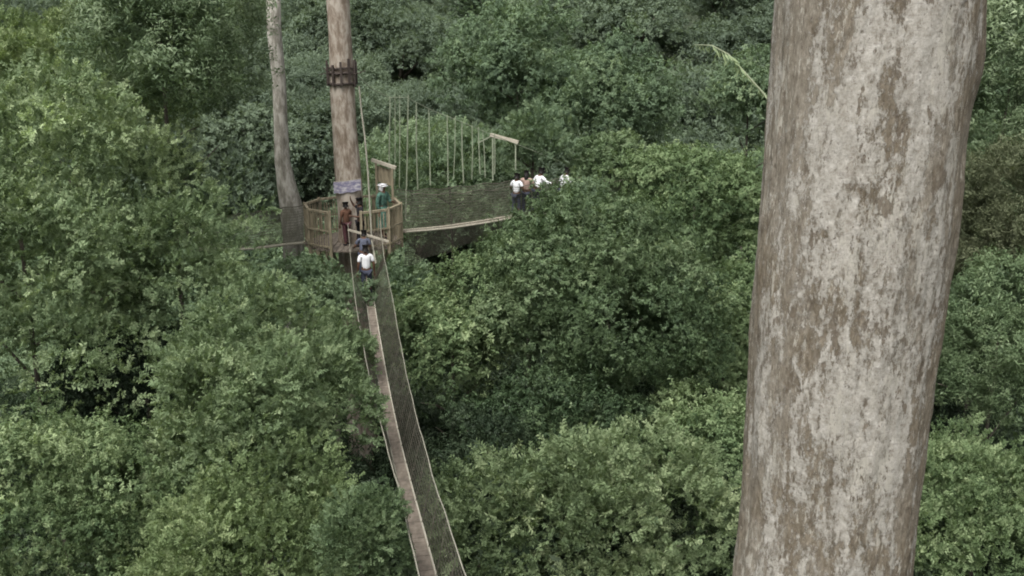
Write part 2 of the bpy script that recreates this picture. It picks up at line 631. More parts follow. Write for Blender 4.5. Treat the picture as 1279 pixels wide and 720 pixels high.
# ------------------------------------------------------------------ ground
def ground():
    xs = np.linspace(-160, 160, 81)
    ys = np.linspace(-40, 260, 76)
    v, f = [], []
    for y in ys:
        for x in xs:
            v.append((x, y, ground_z(x, y)))
    nx = len(xs)
    for j in range(len(ys) - 1):
        for i in range(nx - 1):
            a = j * nx + i
            f.append((a, a + 1, a + nx + 1, a + nx))
    me = bpy.data.meshes.new('ground')
    me.from_pydata(v, [], f)
    me.materials.append(M['earth'])
    o = bpy.data.objects.new('ground', me)
    COL.objects.link(o)
    tag(o, 'dark forest floor sloping up behind the walkway', None, None, 'structure')


ground()

# ------------------------------------------------------------------ near trunk
def near_trunk():
    base = at(1061, 360, 5.3)
    root = empty('bare_tree', (base.x, base.y, 0), 'thick pale lichen-blotched bare tree trunk close by at the right of the photo', 'tree')
    nz, na = 420, 220
    z0, z1 = 22.0, 32.5
    v, f = [], []
    zc = base.z
    for j in range(nz):
        z = z0 + (z1 - z0) * j / (nz - 1)
        rr = .508 + (z - zc) * .002
        cx = (z - zc) * .006 - .009
        for i in range(na):
            a = 2 * math.pi * i / na
            ca, sa = math.cos(a), math.sin(a)
            p = Vector((ca * 1.1, sa * 1.1, z * .55))
            d = .026 * mnoise.noise(p * 1.1) + .015 * mnoise.noise(Vector((ca * 4, sa * 4, z * 1.3))) + .0075 * mnoise.noise(Vector((ca * 13, sa * 13, z * 5)))
            d += .0042 * mnoise.noise(Vector((ca * 32, sa * 32, z * 14)))
            # swelling at the upper right
            k = max(0, math.cos(a - R(-8)))
            d += .038 * k ** 6 * math.exp(-((z - 29.80) / .21) ** 2)
            d += .016 * k ** 4 * math.exp(-((z - 29.0) / .25) ** 2)
            rad = rr + d
            v.append((cx + ca * rad, sa * rad, z))
    for j in range(nz - 1):
        for i in range(na):
            a = j * na + i
            b = j * na + (i + 1) % na
            f.append((a, b, b + na, a + na))
    # down to the ground with buttress flare, up past the frame
    i0 = len(v)
    low = [(0, 1.6), (1.0, 1.1), (3.5, .72), (10, .60), (z0, None)]
    for z, rad in low[:-1]:
        for i in range(na):
            a = 2 * math.pi * i / na
            v.append((math.cos(a) * rad * (1 + .12 * math.sin(5 * a) * max(0, 1 - z / 6)), math.sin(a) * rad * (1 + .12 * math.sin(5 * a) * max(0, 1 - z / 6)), z))
    for j in range(3):
        for i in range(na):
            a = i0 + j * na + i
            b = i0 + j * na + (i + 1) % na
            f.append((a, b, b + na, a + na))
    for i in range(na):
        a = i0 + 3 * na + i
        b = i0 + 3 * na + (i + 1) % na
        f.append((a, b, (i + 1) % na, i))
    me = bpy.data.meshes.new('bark')
    me.from_pydata(v, [], f)
    me.polygons.foreach_set('use_smooth', [True] * len(f))
    me.materials.append(M['hero_bark'])
    o = bpy.data.objects.new('trunk', me)
    COL.objects.link(o)
    o.parent = root
    return root


near_trunk()

# ------------------------------------------------------------------ far platform and its tree
PC = at(443, 301, 31.0)             # platform floor centre
FZ = PC.z
TC = at(440, 301, 31.0)


def platform_tree():
    gz = ground_z(TC.x, TC.y) - .3
    root = empty('bare_tree', (TC.x, TC.y, gz), 'tall straight pale brown tree trunk rising through the round wooden platform', 'tree')
    mb = MB()
    pts, rad = [], []
    top = at(428, -60, 31.0).z
    for k in range(40):
        t = k / 39
        z = gz + (top - gz) * t
        # radius .42 at the platform, .33 at frame top
        r = .435 - .0125 * (z - FZ)
        if z - gz < 3: r += .5 * (1 - (z - gz) / 3) ** 2
        xo = -.016 * (z - FZ)
        pts.append((xo + .02 * math.sin(z * 1.1), .02 * math.cos(z * .9), z - gz))
        rad.append(r * (1 + .03 * math.sin(z * 2.3)))
    mb.tube(pts, rad, 28)
    mb.build('trunk', M['platform_bark'], root, smooth=True)
    return gz


GZT = platform_tree()


def trunk_at(z):
    return Vector((TC.x - .016 * (z - FZ), TC.y, z)), .435 - .0125 * (z - FZ)


def cable_collar():
    zc = at(430, 92, 31.0).z
    c, r = trunk_at(zc)
    root = empty('cable_collar', c, 'dark rusty cable collar with upright wooden blocks clamped round the tall trunk', 'cable collar')
    for dz, rr, h in ((-.30, .05, .07), (.02, .05, .07), (.17, .04, .05)):
        m = MB()
        n = 24
        pts = [(math.cos(2 * math.pi * i / n) * (r + .035), math.sin(2 * math.pi * i / n) * (r + .035), dz + .01 * math.sin(i)) for i in range(n + 1)]
        m.tube(pts, rr * .8, 6, cap=False)
        m.build('band', M['steel'], root)
    for i in range(11):
        a = 2 * math.pi * i / 11 + .25
        m = MB()
        x, y = math.cos(a) * (r + .075), math.sin(a) * (r + .075)
        m.beam((x, y, -.34 + .05 * math.sin(i * 2.3)), (x * 1.02, y * 1.02, .36 + .10 * math.sin(i * 5.1)), .065, .055)
        m.build('block', M['steel'], root)
    g = random.Random(3)
    for i in range(7):                # loose wire ends and twigs sticking out
        a = 2 * math.pi * i / 7 + .1
        m = MB()
        x, y = math.cos(a), math.sin(a)
        L = g.uniform(.25, .7)
        m.tube([(x * r, y * r, -.05), (x * (r + L * .5), y * (r + L * .5), .02), (x * (r + L), y * (r + L), g.uniform(-.1, .22))], .012, 5)
        m.build('wire_end', M['steel'], root)
    return zc


ZCOL = cable_collar()


def sign_board():
    c = at(435, 234, 30.5)
    cc, r = trunk_at(c.z)
    root = empty('sign_board', (cc.x + .02, cc.y - r - .06, c.z), 'faded violet and white notice board strapped to the trunk above the platform', 'sign')
    m = MB()
    n = 12
    W, H = .86, .36
    rows = []
    for i in range(n + 1):
        x = (i / n - .5) * W
        y = .55 * x * x
        rows.append((x, y))
    tilt = .03
    for i in range(n):
        x0, y0 = rows[i]; x1, y1 = rows[i + 1]
        s0 = .05 * math.sin(i * 1.3); s1 = .05 * math.sin((i + 1) * 1.3)
        m.quad((x0, y0, -H / 2 + .12 * x0 + .3 * s0), (x1, y1, -H / 2 + .12 * x1 + .3 * s1), (x1, y1, H / 2 + .12 * x1), (x0, y0, H / 2 + .12 * x0))
    m.build('panel', M['sign'], root)
    m = MB()
    m.tube([(-.42, .1, .14), (0, 0.0, .19), (.42, .1, .24)], .012, 5)
    m.build('strap', M['rope'], root)


sign_board()

B0 = Vector((-1.16, 12.0, 0))        # first walkway line in plan
BS = -.1916


def b1x(y):
    return B0.x + BS * (y - 12.0)


_BK = [(2.0, CAMZ - 5.3), (4.6, CAMZ - 6.2), (12.0, CAMZ - 12 * math.tan(R(31.7))), (20.0, CAMZ - 8.35), (28.0, CAMZ - 28 * math.tan(R(15.77))), (29.9, FZ - .12), (33.0, FZ + .2)]


def b1z(y):
    """sagging between the near trunk and the platform"""
    for i in range(1, len(_BK) - 2):
        if y <= _BK[i + 1][0] or i == len(_BK) - 3:
            break
    (xa, za), (x0, z0), (x1, z1), (xb, zb) = _BK[i - 1:i + 3]
    m0 = (z1 - za) / (x1 - xa)
    m1 = (zb - z0) / (xb - x0)
    h = x1 - x0
    t = (y - x0) / h
    return ((2 * t ** 3 - 3 * t * t + 1) * z0 + (t ** 3 - 2 * t * t + t) * h * m0 + (-2 * t ** 3 + 3 * t * t) * z1 + (t ** 3 - t * t) * h * m1)


B1DIR = Vector((BS, 1, 0)).normalized()
B1SIDE = Vector((B1DIR.y, -B1DIR.x, 0))       # to the right seen from the camera


def platform():
    root = empty('viewing_platform', (PC.x, PC.y, FZ), 'round wooden lookout platform with slatted railing built around the tall trunk', 'platform')
    Rr = 1.53
    nside = 10
    ang = [2 * math.pi * (i + .5) / nside - math.pi / 2 for i in range(nside)]   # side k spans ang[k-1]..ang[k]; side 0 faces the camera
    P = [Vector((math.cos(a) * Rr, math.sin(a) * Rr, 0)) for a in ang]
    # deck boards
    mb = MB()
    nb = 18
    for i in range(nb):
        x = -Rr + (i + .5) * 2 * Rr / nb
        h = math.sqrt(max(0.01, (Rr * .985) ** 2 - x * x))
        rt = .46
        if abs(x) < rt:
            hh = math.sqrt(rt * rt - x * x)
            for s in (-1, 1):
                mb.box((x, s * (h + hh) / 2, -.02 + .004 * (i % 3)), (2 * Rr / nb - .015, h - hh, .045))
        else:
            mb.box((x, 0, -.02 + .004 * (i % 3)), (2 * Rr / nb - .015, 2 * h, .045))
    mb.build('deck', M['deck'], root)
    # joists under the deck
    for k in range(4):
        m = MB()
        x = (-.95, -.52, .52, .95)[k]
        hh = math.sqrt(Rr ** 2 - x * x) * .97
        m.beam((x, -hh, -.12), (x, hh, -.12), .09, .14)
        m.build('joist', M['bamboo'], root)
    rnd = random.Random(8)
    HH = 1.16
    for k in range(nside):
        a, b = P[k - 1], P[k]
        midv = (a + b) / 2
        gap = k in (0,)                 # entrance of the first walkway
        gap = gap or midv.x > 1.2 and abs(midv.y) < .5 and False
        if gap:
            continue
        sec = MB()
        L = (b - a).length
        for s in range(9):
            t = (s + .5 + rnd.uniform(-.22, .22)) / 9
            p = a.lerp(b, t)
            wd = rnd.uniform(.024, .046)
            top = HH * rnd.uniform(.90, 1.0)
            sec.beam(p + Vector((0, 0, -.16 + rnd.uniform(-.08, .05))), p + Vector((rnd.uniform(-.02, .02), 0, top)), wd, wd * .8)
        n_ = Vector((midv.x, midv.y, 0)).normalized()
        for zz in (.12, .62):
            sec.beam(a + n_ * .05 + Vector((0, 0, zz)), b + n_ * .05 + Vector((0, 0, zz)), .03, .05)
        sec.build('slat_panel', M['bamboo'], root)
        m = MB()
        m.beam(a * 1.0 + Vector((0, 0, HH + .03)), b * 1.0 + Vector((0, 0, HH + .03)), .085, .07)
        m.build('top_rail', M['bamboo'], root)
    for k in range(nside):
        m = MB()
        p = P[k] * 1.01
        m.beam(p + Vector((0, 0, -.2)), p + Vector((0, 0, HH + .1)), .075, .075)
        m.build('post', M['bamboo'], root)
    # knee braces down to the trunk
    for k in range(8):
        a = 2 * math.pi * (k + .5) / 8
        m = MB()
        m.beam((math.cos(a) * 1.25, math.sin(a) * 1.25, -.2), (math.cos(a) * .42, math.sin(a) * .42, -1.75), .085, .085)
        m.build('brace', M['bamboo'], root)
    # bar laid across the entrance and the header of the exit at the back right
    A, B = at(435, 287, 29.35), at(486, 302, 29.25)
    m = MB()
    m.beam(A - PC, B - PC, .05, .06)
    m.build('gate_bar', M['pale_wood'], root)
    A, B = at(465, 200, 32.2), at(495, 210, 31.9)
    m = MB()
    m.beam(A - PC, B - PC, .09, .10)
    m.build('header_beam', M['pale_wood'], root)
    for q in (at(470, 202, 32.15), at(490, 209, 31.95)):
        m = MB()
        q = q - PC
        m.beam((q.x, q.y, -.1), (q.x, q.y, q.z), .07, .07)
        m.build('gate_post', M['bamboo'], root)
    m = MB()
    a, b = at(470, 206, 32.2) - PC, at(489, 212, 32.0) - PC
    for i in range(9):
        t = i / 8
        p = a.lerp(b, t)
        m.beam((p.x, p.y + .03, p.z - .02), (p.x, p.y + .03, p.z - .55), .07, .012)
    m.build('reed_screen', M['bamboo'], root)


platform()


def net_panel(mb, lower, upper, cells_h, wd=.016):
    """netting between two polylines of equal length, diagonal strands as flat ribbons"""
    n = len(lower)
    rows = cells_h

    def pt(i, j):
        return Vector(lower[i]).lerp(Vector(upper[i]), j / rows)
    for i in range(n - 1):
        for j in range(rows):
            p00, p10, p01, p11 = pt(i, j), pt(i + 1, j), pt(i, j + 1), pt(i + 1, j + 1)
            up = (p01 - p00).normalized() * wd
            al = (p10 - p00).normalized() * wd
            mb.quad(p00, p10, p10 + up, p00 + up)
            mb.quad(p00, p00 + al, p01 + al, p01)


def arc_resample(f, y0, y1, step):
    n = max(2, int(abs(y1 - y0) / step))
    return [f(y0 + (y1 - y0) * i / n) for i in range(n + 1)]


def walkway_one():
    y0, y1 = 4.6, 29.75
    root = empty('rope_walkway', (b1x(17), 17, b1z(17)), 'long narrow sagging plank walkway with rope net sides running down towards the camera', 'walkway')
    O = Vector(root.location)

    def cen(y): return Vector((b1x(y), y, b1z(y)))
    wF = .10
    mb = MB()
    n = 150
    rnd = random.Random(2)
    for i in range(n):
        ya = y0 + (y1 - y0) * i / n
        yb = y0 + (y1 - y0) * (i + 1) / n - .012
        a, b = cen(ya), cen(yb)
        k = wF * rnd.uniform(.96, 1.02)
        j = Vector((0, 0, rnd.uniform(-.004, .004)))
        mb.beam(a + j, b + j, k * 2, .03)
    mb.build('deck', M['deck'], root, offset=O)

    def edge(s, off, h):
        return lambda y: cen(y) + B1SIDE * (s * off) + Vector((0, 0, h))
    for s in (-1, 1):
        m = MB()
        m.tube(arc_resample(edge(s, wF + .012, .02), y0, y1, .5), .016 if s > 0 else .014, 6)
        m.build('edge_rope', M['rope'] if s > 0 else M['old_rope'], root, offset=O)
        m = MB()
        hr = lambda y, s=s: cen(y) + B1SIDE * (s * (.27 + .22 * min(1, max(0, (y - 13) / 12)))) + Vector((0, 0, .86 + .16 * min(1, max(0, (y - 13) / 12)) + .025 * math.sin(y * 2.1 + s) + .012 * math.sin(y * 5.3)))
        m.tube(arc_resample(hr, y0, y1, .25), .0095, 6)
        m.build('handrail_rope', M['old_rope'], root, offset=O)
        m = MB()
        lo = arc_resample(edge(s, wF + .02, .0), y0, y1, .095)
        hi = arc_resample(hr, y0, y1, .095)
        net_panel(m, lo, hi, 10, .021)
        m.build('side_net', M['net'], root, offset=O)
        yy = y0 + .3
        while yy < y1:
            m = MB()
            m.tube([edge(s, wF, 0)(yy), hr(yy)], .006, 5)
            yy += 1.0
            m.build('hanger_rope', M['net'], root, offset=O)
    # main cable down from the collar
    c, r = trunk_at(ZCOL)
    pts = [at(449, 108, 30.7), at(452, 140, 30.6), at(456, 170, 30.4), at(460, 215, 30.1), at(462.5, 260, 29.7), at(465, 302, 29.3), at(470, 330, 28.6)]
    m = MB()
    m.tube(pts, .027, 7)
    m.build('main_cable', M['old_rope'], root, offset=O)
    return cen


CEN1 = walkway_one()

# second walkway, leaving the platform to the right
W2 = [(503, 290, 31.6), (535, 287.5, 32.4), (560, 285, 33.0), (600, 279, 34.0), (632, 273.5, 34.9), (660, 270, 35.7), (700, 266, 36.9), (745, 262, 38.3), (800, 256, 40.0)]


def poly(pts, n):
    pts = [Vector(p) for p in pts]
    L = [0]
    for a, b in zip(pts, pts[1:]):
        L.append(L[-1] + (b - a).length)
    out = []
    k = 0
    for i in range(n + 1):
        s = L[-1] * i / n
        while k < len(pts) - 2 and s > L[k + 1]:
            k += 1
        t = (s - L[k]) / (L[k + 1] - L[k])
        out.append(pts[k].lerp(pts[k + 1], t))
    return out


def walkway_side(label, P, net_h, far_side, hangers, under=True):
    """P: floor centre line. far_side: unit vector pointing away from the camera"""
    root = empty('rope_walkway', P[0], label, 'walkway')
    O = Vector(root.location)
    n = len(P) - 1
    up = Vector((0, 0, 1))
    mb = MB()
    for a, b in zip(P, P[1:]):
        mb.beam(a, b, .32, .03)
    mb.build('deck', M['deck'], root, offset=O)
    for s in (-1, 1):
        m = MB()
        m.tube([p + far_side * (s * .18) + up * .03 for p in P], .045 if s < 0 else .03, 6)
        m.build('edge_rope', M['pale_wood'], root, offset=O)
        hi = [p + far_side * (s * (.55)) + up * (net_h[0] + (net_h[1] - net_h[0]) * i / n + .03 * math.sin(i * .35)) for i, p in enumerate(P)]
        m = MB()
        m.tube(hi, .014, 6)
        m.build('handrail_rope', M['net'], root, offset=O)
        if True:
            m = MB()
            net_panel(m, [p + far_side * (s * .2) for p in P], hi, 14, .012 if s < 0 else .014)
            m.build('side_net', M['net_light'], root, offset=O)
    if under:
        m = MB()
        lo = [p - far_side * .05 - up * (.10 + 1.05 * (1 - i / n) ** 2.2 + .05 * math.sin(i * .3)) for i, p in enumerate(P)]
        net_panel(m, lo, [p - far_side * .19 for p in P], 14, .023)
        m.build('lower_net', M['net'], root, offset=O)
    return root, O


p2 = poly([at(*q) for q in W2], 170)
d2 = (p2[60] - p2[0]).normalized()
f2 = Vector((-d2.y, d2.x, 0)).normalized()
WK2, O2 = walkway_side('rope walkway with brown net leaving the platform to the right, people standing on it', p2, (1.3, 1.15), f2, None)
# suspension cables with their upright hangers
tops = [(447, 95, 31.1), (466, 112, 31.7), (486, 122, 32.4), (508, 122, 33.0), (540, 138, 33.9), (580, 154, 35.0), (618, 170, 36.2), (655, 184, 37.4), (700, 202, 38.6)]
tp = poly([at(*q) for q in tops], 120)
m = MB()
m.tube(tp, .013, 6)
m.build('main_cable', M['hanger'], WK2, offset=O2)


def cab(px):
    best = min(tp, key=lambda p: abs((p.x / depth(p)) * F + 640 - px))
    return best


g = random.Random(11)
for px, bot, th in [(486, 236, .032), (493, 226, .022), (500.5, 228, .026), (508.5, 275, .036), (522, 232, .034), (539, 226, .034), (559, 222, .03), (567, 218, .022), (579, 222, .036),
                    (589, 216, .026), (599, 216, .034), (605, 214, .026), (619, 214, .03)]:
    t = cab(px)
    b = at(px + g.uniform(-1.5, 1.5), bot if bot > 260 else bot + g.uniform(2, 18), t.y)
    m = MB()
    t2 = t + Vector((g.uniform(-.05, .05), 0, g.uniform(-.03, .10)))
    m.tube([t2, t2.lerp(b, .5) + Vector((g.uniform(-.03, .03), 0, 0)), b], [th * .62, th * .7, th * .66], 6)
    m.build('hanger', M['hanger'], WK2, offset=O2)

# third walkway leaving to the left, behind the leaves
p3 = poly([at(386, 303.5, 31.2), at(360, 306, 31.8), at(330, 310, 32.6), at(290, 313, 34.0), at(240, 313, 36.0)], 90)
d3 = (p3[60] - p3[0]).normalized()
f3 = Vector((d3.y, -d3.x, 0)).normalized()
walkway_side('rope walkway with thin net leaving the platform to the left past the grey trunk', p3, (1.25, 1.2), f3, None, under=False)

# small wooden gateway further along the second walkway
def gateway():
    A, B = at(613, 168.5, 38.0), at(648, 178, 37.6)
    root = empty('wooden_gateway', (A + B) / 2 - Vector((0, 0, 2.6)), 'small pale wooden gateway frame standing among the greenery behind the people', 'gateway')
    O = Vector(root.location)
    m = MB(); m.beam(A, B, .10, .12); m.build('header_beam', M['white_cloth'] and M['pale_wood'], root, offset=O)
    for q, h in ((A.lerp(B, .08), 1.75), (A.lerp(B, .9), 1.1)):
        m = MB(); m.beam(q - Vector((0, 0, .05)), q - Vector((0, 0, h)), .05, .05); m.build('post', M['hanger'], root, offset=O)
    m = MB()
    q = A.lerp(B, .1)
    m.beam(q, q + Vector((-.6, .5, -.35)), .05, .05)
    m.build('side_rail', M['hanger'], root, offset=O)


gateway()


# ------------------------------------------------------------------ people
def skin_mesh(name, joints, edges, mat, parent, root_i=0, subd=1):
    """joints: list of (vec, rx, ry)"""
    me = bpy.data.meshes.new(name)
    me.from_pydata([tuple(j[0]) for j in joints], edges, [])
    o = bpy.data.objects.new(name, me)
    COL.objects.link(o)
    md = o.modifiers.new('skin', 'SKIN')
    sv = me.skin_vertices[0].data
    for i, j in enumerate(joints):
        sv[i].radius = (j[1], j[2])
        sv[i].use_root = (i == root_i)
    md.use_smooth_shade = True
    sb = o.modifiers.new('sub', 'SUBSURF')
    sb.levels = subd
    sb.render_levels = subd
    dg = bpy.context.evaluated_depsgraph_get()
    dg.update()
    nm = bpy.data.meshes.new_from_object(o.evaluated_get(dg))
    nm.name = name
    o.modifiers.clear()
    o.data = nm
    bpy.data.meshes.remove(me)
    nm.materials.clear()
    nm.materials.append(mat)
    nm.polygons.foreach_set('use_smooth', [True] * len(nm.polygons))
    o.parent = parent
    return o


def person(label, foot, face_deg, height, shirt, lower, arms=('down', 'down'), lean=0.0, leanside=0.0, dress=False, head_cover=None, long_hair=False, long_sleeve=False,
           head_turn=0.0, stride=.08, group=None, child=False):
    """built facing +Y, feet at the origin, 1.7 m tall, then scaled"""
    k = height / 1.7
    root = empty('person', foot, label, 'person', group, R(face_deg))
    root.scale = (k, k, k)
    V3 = Vector
    J, E = [], []

    def add(p, rx, ry=None, frm=None):
        J.append((V3(p), rx, ry if ry else rx))
        if frm is not None:
            E.append((frm, len(J) - 1))
        return len(J) - 1

    def ln(p):    # lean the upper body
        p = V3(p)
        h = max(0, p.z - .92)
        return V3((p.x + h * math.sin(leanside), p.y + h * math.sin(lean), .92 + h * math.cos(lean) * math.cos(leanside) if p.z > .92 else p.z))
    pel = add((0, 0, .93), .135, .105)
    wai = add(ln((0, 0, 1.08)), .125, .095, pel)
    che = add(ln((0, .005, 1.25)), .150, .105, wai)
    sho = add(ln((0, 0, 1.385)), .105, .08, che)
    nek = add(ln((0, .01, 1.46)), .052, .055, sho)
    hd0 = add(ln((0, .03, 1.52)), .062, .072, nek)
    hd1 = add(ln((0, .025, 1.60)), .077, .094, hd0)
    hd2 = add(ln((0, .015, 1.675)), .052, .064, hd1)
    nose = add(ln((0, .135, 1.575)), .010, .014, hd1)
    legs = []
    for s in (-1, 1):
        hip = add((s * .095, 0, .86), .092, .09, pel)
        kne = add((s * .105, .02 + s * stride * .4, .48), .058, .06, hip)
        cal = add((s * .107, -.01 + s * stride * .6, .33), .055, .058, kne)
        ank = add((s * .11, -.02 + s * stride, .085), .036, .04, cal)
        toe = add((s * .125, .13 + s * stride, .035), .042, .03, ank)
        legs.append((hip, kne, ank))
    poses = {}
    hands = []
    armj = []
    for s, mode in zip((-1, 1), arms):
        sh = add(ln((s * .185, 0, 1.37)), .062, .06, sho)
        if mode == 'down':
            el, wr, fd = (s * .245, -.03, 1.09), (s * .26, .04, .86), V3((s * .05, .12, -1))
        elif mode == 'rail':       # hand forward and out on the rope
            el, wr, fd = (s * .30, .03, 1.12), (s * .38, .24, 1.04), V3((s * .2, 1, -.25))
        elif mode == 'front':
            el, wr, fd = (s * .24, .10, 1.10), (s * .12, .28, 1.14), V3((-s * .5, 1, .1))
        elif mode == 'up':
            el, wr, fd = (s * .33, .12, 1.42), (s * .26, .22, 1.60), V3((-s * .2, .3, 1))
        else:                       # 'out'
            el, wr, fd = (s * .38, .06, 1.22), (s * .55, .18, 1.18), V3((s * .9, .5, -.1))
        el, wr = ln(el), ln(wr)
        e = add(el, .044, .044, sh)
        f = add(el.lerp(wr, .35), .042, .042, e)
        wv = add(wr, .027, .030, f)
        fd.normalize()
        pl = add(wr + fd * .075, .034, .020, wv)
        sidev = fd.cross(V3((0, 1, 0.3)))
        if sidev.length < .2: sidev = fd.cross(V3((1, 0, 0)))
        sidev.normalize()
        nrm = sidev.cross(fd).normalized()
        for q, L in enumerate((.075, .085, .08, .062)):
            b = wr + fd * .095 + sidev * ((q - 1.5) * .021)
            a1 = add(b + fd * L * .5, .0095, .0095, pl)
            add(b + fd * L * .92 + nrm * -.03, .008, .008, a1)
        t1 = add(wr + fd * .055 - sidev * .045, .011, .011, pl)
        add(wr + fd * .095 - sidev * .062, .009, .009, t1)
        armj.append((sh, e, wv))
    body = skin_mesh('body', J, E, M['skin'], root, pel)
    # shirt
    S, SE = [], []
    sh_len = -.06 if not dress else -.02
    ids = {}
    def sadd(src, gr, frm=None, pos=None):
        p, rx, ry = J[src]
        S.append((V3(pos) if pos is not None else p, rx * gr, ry * gr))
        if frm is not None: SE.append((frm, len(S) - 1))
        return len(S) - 1
    a = sadd(pel, 1.17, None, (0, 0, .90))
    b = sadd(wai, 1.2, a); c = sadd(che, 1.13, b); d = sadd(sho, 1.12, c)
    for (sh, e, wv) in armj:
        q = sadd(sh, 1.22, d)
        half = J[sh][0].lerp(J[e][0], .72)
        z = sadd(e, 1.55, q, half)
        if long_sleeve:
            z2 = sadd(e, 1.35, z); sadd(wv, 1.5, z2, J[e][0].lerp(J[wv][0], .9))
    skin_mesh('shirt', S, SE, shirt, root, 0)
    if dress:
        mb = MB()
        prof = [(.165, 1.0), (.185, .88), (.215, .65), (.245, .40), (.25, .34)]
        n = 28
        for (r0, z0), (r1, z1) in zip(prof, prof[1:]):
            for i in range(n):
                a0, a1 = 2 * math.pi * i / n, 2 * math.pi * (i + 1) / n
                def pp(r, z, a): 
                    rr = r * (1 + .07 * math.sin(a * 7) * (1.05 - z))
                    return (math.cos(a) * rr, math.sin(a) * rr * .82, z)
                mb.quad(pp(r1, z1, a0), pp(r1, z1, a1), pp(r0, z0, a1), pp(r0, z0, a0))
        mb.build('skirt', lower, root, smooth=True)
    else:
        S, SE = [], []
        a = sadd(pel, 1.1)
        for (hip, kne, ank) in legs:
            h = sadd(hip, 1.13, a); kk = sadd(kne, 1.3, h)
            sadd(ank, 1.55, kk, J[kne][0].lerp(J[ank][0], .93))
        skin_mesh('trousers', S, SE, lower, root, 0)
    for (hip, kne, ank) in legs:      # shoes
        p = J[ank][0]
        S = [(V3((p.x, p.y - .03, .05)), .045, .045), (V3((p.x + .01 * (1 if p.x > 0 else -1), p.y + .08, .045)), .05, .042), (V3((p.x + .015 * (1 if p.x > 0 else -1), p.y + .17, .035)), .04, .03)]
        skin_mesh('shoe', S, [(0, 1), (1, 2)], M['black_cloth'], root, 0)
    # hair or head cover
    hp = J[hd1][0]
    S = [(hp + V3((0, -.022, -.03)), .080, .086), (hp + V3((0, -.020, .03)), .090, .104), (hp + V3((0, -.012, .082)), .060, .074)]
    SE = [(0, 1), (1, 2)]
    if long_hair:
        S += [(hp + V3((0, -.085, -.10)), .085, .05), (hp + V3((0, -.10, -.24)), .085, .045)]
        SE += [(0, 3), (3, 4)]
    if head_cover is not None:
        S = [(q[0], q[1] * 1.3, q[2] * 1.25) for q in S]
        S.append((hp + V3((0, -.06, -.13)), .11, .08)); SE.append((0, len(S) - 1))
        skin_mesh('headscarf', S, SE, head_cover, root, 0)
    else:
        skin_mesh('hair', S, SE, M['hair'], root, 1)
    for s in (-1, 1):
        m = bmesh.new()
        bmesh.ops.create_icosphere(m, subdivisions=1, radius=.013)
        me = bpy.data.meshes.new('eye'); m.to_mesh(me); m.free()
        me.materials.append(M['eye'])
        o = bpy.data.objects.new('eye', me); COL.objects.link(o); o.parent = root
        o.location = hp + V3((s * .034, .100, .005))
    return root


b1ang = math.degrees(math.atan2(-BS, 1))      # walkway heading
PF = FZ + .006
person('person in white T-shirt and dark trousers walking away on the walkway below the platform', CEN1(27.7) + Vector((-.07, 0, .016)), b1ang + 6, 1.56, M['white_cloth'], M['navy_cloth'], ('down', 'down'), lean=.04)
person('person in dark blue-grey clothes bending just ahead of the white T-shirt on the walkway', CEN1(28.75) + Vector((-.1, 0, .016)), b1ang - 12, 1.46, M['slate_cloth'], M['navy_cloth'], ('rail', 'front'), lean=.42)
q = at(451, 290, 30.0)
person('person in black top standing on the platform beside the trunk with bare arms raised', Vector((q.x, 30.02, PF)), 115, 1.55, M['black_cloth'], M['black_cloth'], ('front', 'up'), long_hair=True)
q = at(434, 290, 30.4)
person('person in rusty brown top half hidden against the trunk below the notice board', Vector((q.x, 30.34, PF)), 40, 1.36, M['orange_cloth'], M['maroon_cloth'], ('down', 'front'))
q = at(480, 290, 31.5)
person('person in white headscarf and green print dress at the right of the platform', Vector((q.x, 31.5, PF)), -120, 1.78, M['green_cloth'], M['green_cloth'], ('front', 'down'), dress=True, head_cover=M['white_cloth'], long_sleeve=True)


def on2(px):
    return min(p2, key=lambda p: abs((p.x / depth(p)) * F + 640 - px)) + Vector((0, 0, .016))


h2 = math.degrees(math.atan2(d2.y, d2.x)) - 90
person('person in white short-sleeved shirt, leftmost of those on the right-hand walkway', on2(646), h2 + 10, 1.58, M['white_cloth'], M['navy_cloth'], ('rail', 'rail'), lean=.08)
person('person in dusty pink top with long black hair between two white shirts', on2(657) - f2 * .02, h2 + 35, 1.66, M['pink_cloth'], M['navy_cloth'], ('down', 'rail'), long_hair=True)
person('person in white shirt leaning to the right and reaching along the right-hand walkway', on2(671), h2 - 5, 1.74, M['white_cloth'], M['navy_cloth'], ('rail', 'out'), lean=.30, long_sleeve=True)
person('person in white shirt, rightmost on the walkway and nearly hidden by leaves', on2(702), h2 - 15, 1.70, M['white_cloth'], M['navy_cloth'], ('rail', 'out'), lean=.30, long_sleeve=True)

# ------------------------------------------------------------------ vegetation
def lm(name, d, m_, l, **k):
    M[name] = leaf_mat(name, d, m_, l, **k)


lm('leaf_fresh', (0.069, 0.107, 0.050), (0.205, 0.277, 0.130), (0.345, 0.417, 0.218), transl=0.30)
lm('leaf_pale', (0.069, 0.108, 0.055), (0.205, 0.279, 0.148), (0.342, 0.420, 0.241), transl=0.30)
lm('leaf_lime', (0.071, 0.108, 0.055), (0.213, 0.283, 0.148), (0.353, 0.420, 0.241), transl=0.30)
lm('leaf_dark', (0.054, 0.088, 0.044), (0.146, 0.210, 0.107), (0.267, 0.339, 0.190), rough=.45, spec=.2, transl=0.27)
lm('leaf_blue', (0.058, 0.095, 0.051), (0.160, 0.226, 0.123), (0.272, 0.341, 0.205), rough=.45, spec=.2, transl=0.27)
lm('leaf_mid', (0.061, 0.100, 0.047), (0.179, 0.253, 0.123), (0.318, 0.395, 0.214), transl=0.29)
lm('leaf_far', (0.069, 0.114, 0.067), (0.171, 0.251, 0.138), (0.284, 0.370, 0.207), airy=.20, transl=0.32)  # distance haze is mixed into this leaf colour and the next
